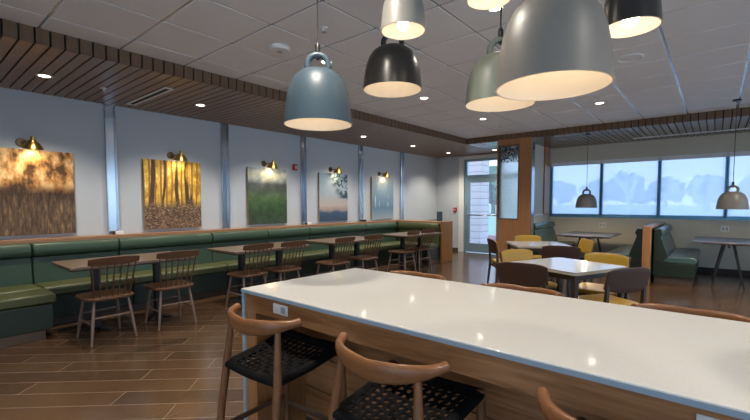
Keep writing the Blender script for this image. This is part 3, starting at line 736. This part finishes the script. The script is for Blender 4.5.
pendant('bell_pendant', 'large grey bell pendant, biggest in view above the counter', 1.335, .405, 1.735, .338, 'shade_grey', .82)
pendant('bell_pendant', 'small black bell pendant at the top right with its bulb showing', 1.86, .278, 2.05, .205, 'shade_black', .95)
pendant('bell_pendant', 'pale small bell pendant cut off by the top edge', 1.92, .885, 2.37, .22, 'shade_pale', .95)
for x, y, lb in ((8.73, 1.95, 'grey bell pendant hanging over the left booth table'), (7.75, -.17, 'grey bell pendant hanging over the right booth table')):
    pendant('booth_pendant', lb, x, y, 1.29, .385 if x > 8 else .365, 'shade_grey', .70, SZ if x > FX else CZ, az=R(-77 if x > 8 else -91), grp='bell pendants over the booths')

# ------------------------------------------------------------------ centre tables and chairs
def square_table():
    t = thing('square_table', '', 'table'); W = .40
    def rr(w_, r_): 
        return [(sx * (w_ - r_) + r_ * math.cos(R(a)), sy * (w_ - r_) + r_ * math.sin(R(a))) for sx, sy, a0 in ((1, 1, 0), (-1, 1, 90), (-1, -1, 180), (1, -1, 270)) for a in (a0, a0 + 30, a0 + 60, a0 + 90)]
    MB().prism(rr(W, .05), .736, .748).build('tabletop', 'cream_top', t, bevel=.003)
    MB().prism(rr(W - .003, .05), .716, .7355).build('edge_band', 'cream_edge', t)
    m = MB(); q = W - .07
    for a in range(4): m.box(-q, q, q - .022, q, .655, .7155); m.xf(Matrix.Rotation(R(90), 4, 'Z'))
    m.build('apron', 'dark_frame', t)
    for sx in (-1, 1):
        for sy in (-1, 1): MB().tube([(sx * (W - .045), sy * (W - .045), 0), (sx * (W - .045), sy * (W - .045), .7155)], [.030, .036], 4).build('leg', 'dark_frame', t, bevel=.004)
    return t
tb = square_table()
place(tb, 0, (4.47, 1.17, 0), R(-22), 'square white topped table with dark legs nearest the counter', 'square white tables')
place(tb, 1, (6.46, 2.12, 0), R(34), 'square white topped table with dark legs nearest the wood column', 'square white tables')
def shell_chair():
    t = thing('upholstered_chair', '', 'chair')
    def rr(w_, d_, r_): return [(sx * (w_ - r_) + r_ * math.cos(R(a)), sy * (d_ - r_) + r_ * math.sin(R(a))) for sx, sy, a0 in ((1, 1, 0), (-1, 1, 90), (-1, -1, 180), (1, -1, 270)) for a in (a0, a0 + 30, a0 + 60, a0 + 90)]
    MB().prism(rr(.225, .22, .07), .425, .468).build('seat_pad', 'mustard', t, bevel=.015, seg=3)
    MB().prism(rr(.215, .21, .07), .405, .4245).build('seat_shell', 'brown_shell', t, bevel=.004)
    for sx in (-1, 1):
        MB().tube([(sx * .215, .20, 0), (sx * .19, .165, .405)], [.018, .026], 4).build('leg', 'dark_frame', t, bevel=.003)
        MB().tube([(sx * .225, -.265, 0), (sx * .205, -.225, .42), (sx * .20, -.245, .70)], [.018, .026, .018], 4).build('leg', 'dark_frame', t, bevel=.003)
    MB().box(-.19, .19, .155, .175, .365, .404).box(-.20, .20, -.23, -.21, .365, .404).box(-.20, -.18, -.21, .155, .365, .404).box(.18, .20, -.21, .155, .365, .404).build('seat_frame', 'dark_frame', t)
    def back(off, s_):
        def f(u, v):
            x = (-1 + 2 * u) * .235 * s_; e = abs(-1 + 2 * u)
            z0 = .585 + .035 * e ** 3; z1 = .815 - .03 * e ** 4; z = z0 + (z1 - z0) * (.5 + (v - .5) * s_)
            y = -.275 + .32 * x * x * (1 + .6 * v) - .05 * (v - .5) + off
            return (x, y, z)
        return f
    bk = MB().grid(back(0, 1.0), 16, 6).build('backrest', 'brown_shell', t, solid=.016, bevel=.004)
    MB().grid(back(.0165, .955), 16, 6).build('back_pad', 'mustard', bk, solid=.016, bevel=.006)
    return t
ch = shell_chair(); n = 0
def sit(cx, cy, face, lab):
    global n
    d = Vector((math.cos(R(face)), math.sin(R(face))))
    place(ch, n, (cx + d.x * .27, cy + d.y * .27, 0), R(face - 90), lab, 'brown and mustard chairs'); n += 1
sit(3.83, 1.40, 4, 'chair showing its broad dark brown back at the left of the front table')
sit(4.14, .565, 55, 'chair showing its dark brown winged back at the right of the front table')
sit(4.90, 1.86, -122, 'chair with mustard back facing us behind the left of the front table')
sit(5.16, .93, 176, 'chair with mustard back facing us behind the right of the front table')
sit(6.11, 2.72, -50, 'dark chair seen in profile left of the back table')
sit(5.72, 1.57, 16, 'chair showing its dark brown back in front of the back table')
sit(7.24, 2.55, -152, 'chair with mustard back against the wood column beyond the back table')
sit(7.0, 1.53, 128, 'mustard chair seen in profile right of the back table')

# ------------------------------------------------------------------ booths under the windows
def booth_bench(label, x0_, x1_, yb, sgn):
    # back rest at y = yb, seat reaching sgn * .72 from it, running in X to the window wall
    t = thing('booth_bench', label, 'bench', ((x0_ + x1_) / 2, yb, 0), 0, 'teal booth benches'); L = (x1_ - x0_) / 2
    Y = lambda pts: [(a * sgn, b_) for a, b_ in pts]
    MB().prism(Y([(.02, 0), (.54, 0), (.54, .13), (.02, .13)]), -L + .03, L, 'X').build('toe_kick', 'toe_kick', t)
    MB().prism(Y([(0, .1305), (.57, .1305), (.57, .365), (0, .365)]), -L, L, 'X').build('base', 'dark_green', t, bevel=.006)
    MB().prism(Y([(.13, .366), (.59, .366), (.60, .44), (.55, .475), (.13, .462)]), -L + .01, L, 'X').build('seat_cushion', 'teal_vinyl', t, bevel=.018, seg=3)
    MB().prism(Y([(0, .366), (.125, .366), (.21, .47), (.10, .80), (.13, .86), (.10, .93), (0, .93)]), -L, -L + .03, 'X').build('side_panel', 'dark_green', t, bevel=.006)
    MB().prism(Y([(0, .366), (.12, .47), (.20, .47), (.09, .79), (0, .79)]), -L + .031, L, 'X').build('back_cushion', 'teal_vinyl', t, bevel=.015, seg=3)
    MB().prism(Y([(0, .795), (.10, .795), (.135, .86), (.10, .935), (0, .935)]), -L + .031, L, 'X').build('top_roll', 'teal_vinyl', t, bevel=.02, seg=3)
    return t
booth_bench('teal booth bench backing onto the wood column wall', 8.98, WX - .02, 3.12, -1)
booth_bench('teal booth bench on the left of the wood divider', 8.42, WX - .02, .96, 1)
booth_bench('teal booth bench right of the wood divider', 8.42, WX - .02, .81, -1)
t = thing('booth_divider', 'wood topped divider between the two teal booth benches', 'divider', (0, .885, 0))
MB().box(8.18, 8.24, -.06, .06, 0, .985).build('end_post', 'column_wood', t, bevel=.004); MB().box(8.24, WX - .02, -.05, .05, 0, .95).build('core', 'dark_green', t); MB().box(8.2401, WX - .02, -.072, .072, .951, .985).build('cap', 'ledge_wood', t, bevel=.004)
def booth_table(label, x, y):
    t = thing('booth_table', label, 'table', (x, y, 0), 0, 'dark booth tables')
    MB().box(-.60, .75, -.47, .47, .722, .748).build('tabletop', 'booth_top', t, bevel=.004)
    for sx in (-.40, .50):
        for sy in (-1, 1): MB().tube([(sx, sy * .20, 0), (sx, sy * .06, .70)], [.016, .024], 4).build('leg', 'black_metal', t)
        MB().box(sx - .03, sx + .03, -.34, .34, .70, .7215).build('top_bracket', 'black_metal', t)
    MB().tube([(-.40, 0, .66), (.50, 0, .66)], .014, 8).build('stretcher', 'black_metal', t)
booth_table('dark booth table under the leftmost windows', 9.12, 1.98); booth_table('dark booth table with splayed legs at the right edge', 9.08, -.18)
for k, (y, lb) in enumerate(((1.98, 'white wall outlet below the leftmost window'), (-.14, 'white wall outlet below the right windows'))):
    t = thing('wall_outlet', lb, 'outlet', (WX, y, .88)); MB().box(-.006, 0, -.06, .06, -.055, .055).build('plate', 'white_plastic', t, bevel=.002)
    for s_ in (-1, 1): MB().box(-.009, -.0062, s_ * .028 - .016, s_ * .028 + .016, -.032, .032).build('socket', 'grey_plastic', t, bevel=.002)
